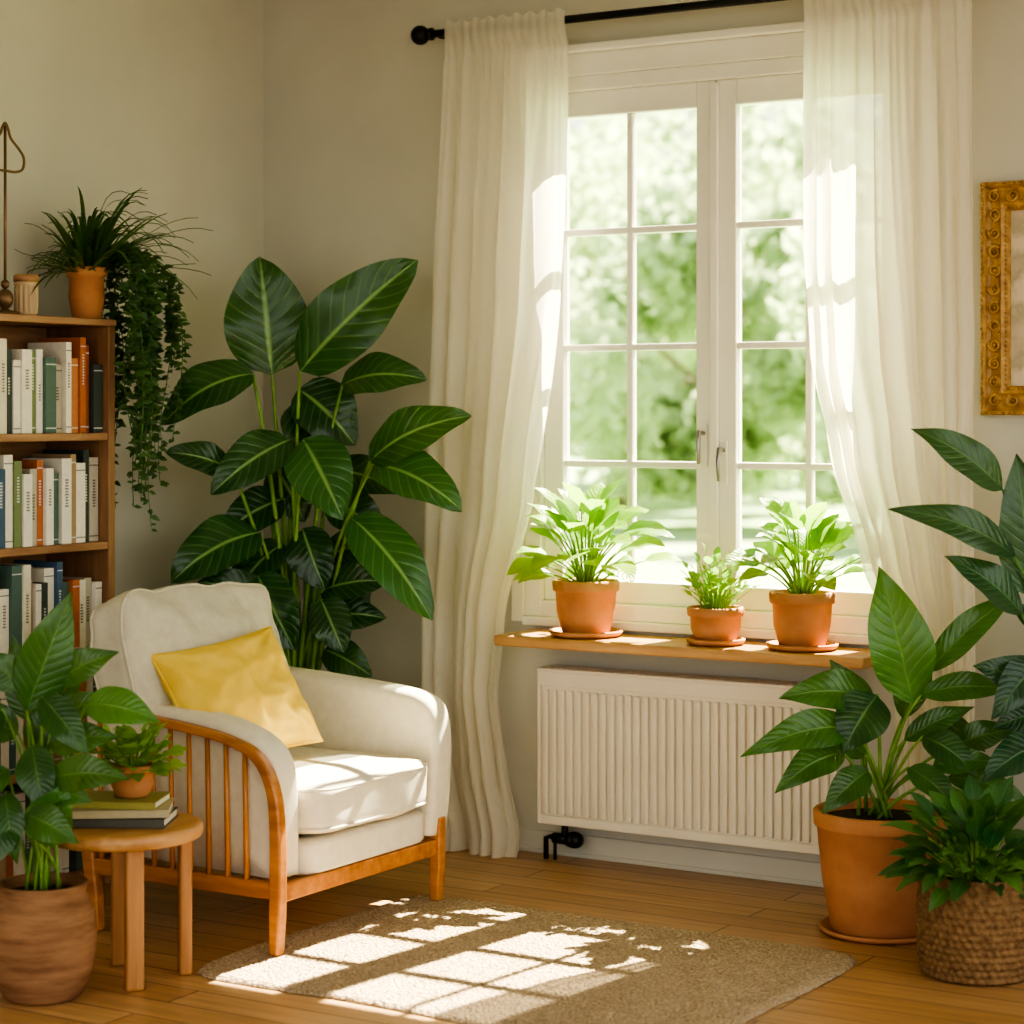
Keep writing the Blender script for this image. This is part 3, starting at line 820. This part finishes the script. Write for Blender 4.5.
pl_=group('potted_peace_lily',(2.606,-.48,0)); pz=pot(pl_,2.606,-.48,0,.345,.188,.14,M_terra,.045,.175)
S=[(.08,.667,-.02,1.06,.20,.08,.1,.05,.95),(.13,.753,.38,.99,.10,.05,.1,.16,.7),(-.04,.68,-.31,.69,.13,.08,.15,.32,.5),
(-.09,.60,-.42,.535,.12,.12,.2,.46,.6),(-.13,.54,-.33,.44,.11,.16,.24,.34,.4),(-.03,.7,-.14,.54,.16,.14,.2,.2,.15),
(.1,.695,.36,.71,.09,.1,.15,.32,.6),(.2,.55,.37,.60,.09,.08,.12,.2,.4),(.17,.466,.38,.41,.09,.12,.2,.3,.5),
(-.06,.49,-.2,.385,.10,.16,.24,.25,.4),(.07,.61,.14,.86,.11,-.03,-.05,.1,.3),(-.02,.62,-.14,.78,.10,-.03,-.03,.1,.3),
(.05,.5,.18,.38,.09,.17,.26,.3,.4),(.1,.58,.24,.48,.10,.12,.2,.3,.3),(.12,.62,.3,.52,.09,-.02,.02,.25,.2),
(.06,.56,.25,.66,.08,.06,.1,.15,.5),(-.05,.52,-.2,.58,.09,.05,.1,.2,.4),(.12,.5,.3,.52,.08,.15,.2,.25,.6)]
mb=hero(2.606,-.48,S,pz,.07,(.006,.004),.9,7,ws=.92)
make('foliage',mb,[L_lily,M_stem],pl_)

pr_=group('potted_rubber_plant',(3.15,-.33,0)); pz=pot(pr_,3.15,-.33,0,.32,.155,.11,M_terra,.04,.15)
S=[(-.25,1.28,-.51,1.45,.11,.12,.15,.2,.3),(-.165,.98,-.215,1.38,.17,.1,.12,.06,.5),(-.227,1.10,-.58,1.23,.10,.15,.2,.30,.3),
(-.2,.94,-.42,1.10,.11,.12,.16,.18,.3),(-.12,.72,-.34,.80,.12,.1,.15,.2,.3),(-.13,.58,-.32,.48,.11,.1,.16,.3,.4),
(-.15,.82,-.3,.66,.11,.14,.2,.25,.2),(.05,1.1,.12,1.48,.16,.05,.05,.06,.5),(.15,1.0,.42,1.15,.13,.05,.1,.15,.4),(.12,.8,.38,.75,.13,.1,.15,.2,.4),
(.0,.9,.05,.7,.13,.18,.24,.2,.3),(-.08,1.15,-.02,1.4,.14,-.03,-.05,.1,.2),(-.06,.85,-.2,.95,.11,0,0,.15,.15),(.1,.6,.3,.5,.12,.1,.2,.2,.3),(-.1,.66,-.27,.62,.10,.05,.08,.25,.2)]
mb=hero(3.15,-.33,S,pz,.05,(.008,.004),.88,11)
make('foliage',mb,[L_dark,M_stemd],pr_)

p2=group('potted_peace_lily',(1.048,-2.256,0))
pz=pot(p2,1.048,-2.256,0,.295,.115,.08,M_terra2,bulge=[(.085,0),(.100,.01),(.124,.06),(.136,.12),(.138,.17),(.132,.22),(.118,.255),(.110,.265),(.111,.275),(.117,.29),(.115,.295)])
S=[(-.03,.74,.085,1.04,.13,.05,.06,.08,.6),(.05,.81,.21,.89,.085,.04,.08,.25,.4),(-.03,.8,-.16,.88,.09,.05,.1,.2,.4),
(.13,.76,.325,.72,.10,.10,.14,.28,1.0),(.05,.58,.26,.59,.095,.14,.2,.3,.4),(-.05,.68,-.2,.74,.1,.05,.1,.2,.4),
(.02,.78,.15,.64,.09,.1,.16,.25,.3),(.02,.42,.10,.58,.12,.14,.18,.15,.9),(-.06,.6,-.18,.50,.1,.12,.2,.25,.5),
(-.02,.62,.06,.78,.1,.02,.02,.1,.2),(0,.5,.14,.44,.09,.18,.24,.3,.5),(-.04,.5,-.1,.36,.09,.16,.22,.25,.3),(.04,.65,.22,.68,.085,.08,.12,.3,.3),
(-.08,.75,-.18,.62,.1,.1,.15,.2,.3),(.0,.66,.05,.50,.1,.12,.18,.2,.3),(-.02,.7,-.08,.92,.1,.0,-.02,.1,.3),(.03,.55,.16,.53,.085,.12,.18,.25,.6),
(.02,.7,.2,.77,.08,.02,.05,.25,.5),(-.06,.55,-.02,.38,.08,.15,.2,.2,.4),(.03,.72,.12,.9,.08,.0,.0,.15,.3)]
mb=hero(1.048,-2.256,S,pz,.05,(.005,.0035),.9,15)
make('foliage',mb,[L_lily,M_stem],p2)

bp=group('basket_plant',(3.0,-.778,0))
mb=MB(); rows=78; prof=[(.001,.0)]
for i in range(rows+1):
    t=i/rows; r=.135+.018*math.sin(math.pi*(t*.9+.05)); prof.append((r,.004+.266*t))
prof+=[(.125,.27),(.12,.235),(.001,.235)]
def bf(a,z,i):
    if i<1 or i>rows+1: return 0
    row=z/.266*14; k=int(row)
    return .007*abs(math.sin(math.pi*row))+.0022*math.cos(a*44+(k%2)*math.pi+ (row-k)*2.6)
mb.lathe(prof,(3.0,-.778,0),264,rf=bf); make('basket',mb,M_basket,bp)
mb=MB(); mb.lathe([(.121,.0),(.08,.006),(.001,.01)],(3.0,-.778,.238),32); make('soil',mb,M_soil,bp)
mb=MB(); rosette(mb,(3.0,-.778,.25),120,(.07,.17),(.09,.135),.46,86,4,30,31,nl=7,nw=4,pr=.003,cr=.06,bias=.3,arch=.22)
make('foliage',mb,[L_basket,M_stem],bp)

SZ=.761
g1=group('potted_houseplant',(1.451,-.155,SZ)); zz=pot(g1,1.451,-.155,SZ,.175,.108,.078,M_terra,.035,.122)
mb=MB(); rosette(mb,(1.451,-.155,zz),50,(.13,.25),(.12,.165),.62,88,22,42,41,ymax=-.035,xmin=1.23,pr=.003,cr=.03,bias=.35,q=.75,arch=.2)
make('foliage',mb,[L_bright,M_stem],g1)
g2=group('potted_basil',(1.927,-.165,SZ)); zz=pot(g2,1.927,-.165,SZ,.11,.088,.064,M_terra,.028,.094)
mb=MB(); rosette(mb,(1.927,-.165,zz),120,(.04,.17),(.024,.040),.85,90,42,20,43,ymax=-.035,xmax=2.03,pr=.0014,nl=5,nw=2,cr=.04)
make('foliage',mb,[L_herb,M_stem],g2)
g3=group('potted_houseplant',(2.219,-.155,SZ)); zz=pot(g3,2.219,-.155,SZ,.17,.1,.072,M_terra,.035,.112)
mb=MB(); rosette(mb,(2.219,-.155,zz),46,(.12,.24),(.10,.145),.62,88,30,40,47,ymax=-.035,xmin=2.05,xmax=2.42,pr=.003,cr=.03,bias=.35,q=.75,arch=.2)
make('foliage',mb,[L_bright,M_stem],g3)

# ============================================================ OUTDOORS
mb=MB(); mb.box(-70,40,.3,90,-.5,-.36); make('lawn',mb,mat_noise('grass',(.26,.37,.18),(.38,.50,.26),.6,.9,.3,30))
L_tree=mat_leaf('hazed_tree_leaf',(.20,.32,.16),(.70,.79,.50),(.6,.7,.45),.1,.5,4,.7,(.8,.9,.55))  # greens paled so the leaf colour itself carries the outdoor haze
M_bark=mat_noise('bark',(.22,.18,.14),(.35,.28,.22),8,.9,.6,20)
def cards(vs,fs,cs,uvs,p,s_,t_):
    a=V((random.gauss(0,1),random.gauss(0,1),random.gauss(0,1))).normalized(); b_=a.orthogonal().normalized()
    b_=Matrix.Rotation(random.uniform(0,6.28),3,a)@b_
    o=len(vs); vs+=[p-a*s_,p+b_*s_*.6,p+a*s_,p-b_*s_*.6]; fs.append((o,o+1,o+2,o+3)); uvs+=[(0,.5),(.5,1),(1,.5),(.5,0)]
    cs+=[(t_,t_,t_)]*4
def tree(x,y,cr,cz,n,seed,ls=.2):
    random.seed(seed); g=group('tree',(x,y,-.36)); mb=MB()
    mb.tube([(x,y,-.359),(x,y,.4),(x+.1,y,cz*.5+.3),(x,y+.1,cz+cr*.3)],[.22,.2,.16,.06],10)
    for i in range(7):
        a=i*.9; mb.tube(bez((x,y,cz*.6+.1*i),(x+math.cos(a)*cr*.4,y+math.sin(a)*cr*.4,cz),(x+math.cos(a)*cr*.8,y+math.sin(a)*cr*.8,cz+cr*.3),5),[.06,.05,.04,.03,.02,.01],6)
    make('trunk',mb,M_bark,g)
    blobs=[(V((random.gauss(0,.45)*cr,random.gauss(0,.45)*cr,cz+random.uniform(-.8,.8)*cr)),random.uniform(.22,.45)*cr,random.random()) for _ in range(18)]
    mb=MB(); vs=[];fs=[];cs=[];uvs=[]
    for i in range(n):
        bc,br_,tone=random.choice(blobs)
        d=V((random.gauss(0,1),random.gauss(0,1),random.gauss(0,1))).normalized()
        p=bc+d*br_*random.uniform(.5,1.08)+V((x,y,0))
        if p.z<.1: continue
        cards(vs,fs,cs,uvs,p,random.uniform(.6,1.2)*ls,min(1,max(0,tone*.8+random.uniform(-.1,.3))))
    mb.add(vs,fs,0,uvs); mb.c=cs
    make('crown',mb,L_tree,g)
tree(-10.5,25,2.7,2.2,8000,1); tree(-15.5,31,3.6,3.6,9000,2); tree(-5.5,24,2.6,1.6,8000,3)
tree(-19,42,5.0,4.0,9000,4,.3); tree(-10.5,39,3.2,1.8,7000,5,.26); tree(-2,34,3.4,3.0,7000,6,.26); tree(-24,30,4.0,4.0,8000,7,.26)

# ============================================================ LIGHT / WORLD / CAMERA
w=bpy.data.worlds.new('World'); scene.world=w; w.use_nodes=True; nt=w.node_tree
bg=nt.nodes['Background']; tc_=N(nt,'ShaderNodeTexCoord'); sp=N(nt,'ShaderNodeSeparateXYZ'); nt.links.new(tc_.outputs['Generated'],sp.inputs[0])
mr=math_(nt,'MULTIPLY_ADD',sp.outputs[2],.5,.5)
nt.links.new(ramp(nt,mr,[(.40,(.36,.32,.25)),(.49,(.78,.73,.63)),(.52,(1,.975,.905)),(.7,(.96,.955,.93)),(1,(.7,.78,.85))]),bg.inputs[0]); bg.inputs[1].default_value=1.9
sl=bpy.data.lights.new('sun','SUN'); sl.energy=44; sl.color=(1,.885,.67); sl.angle=math.radians(.5)
so=bpy.data.objects.new('sun',sl); scene.collection.objects.link(so); so.location=(5,8,8)
so.rotation_euler=V((-.12,-1,-1.26)).to_track_quat('-Z','Y').to_euler()
cam=bpy.data.cameras.new('camera'); co_=bpy.data.objects.new('camera',cam); scene.collection.objects.link(co_)
co_.location=(5.007,-6.421,1.5); co_.rotation_euler=(math.radians(90),0,math.radians(31.5))
cam.sensor_width=36; cam.lens=2200/1024*36; cam.shift_y=-102/1024; cam.clip_end=200
cam.dof.use_dof=True; cam.dof.focus_distance=6.6; cam.dof.aperture_fstop=2.4
scene.camera=co_
scene.view_settings.view_transform='AgX'
try: scene.view_settings.look='AgX - High Contrast'
except Exception as e: print(e)
scene.view_settings.exposure=.24
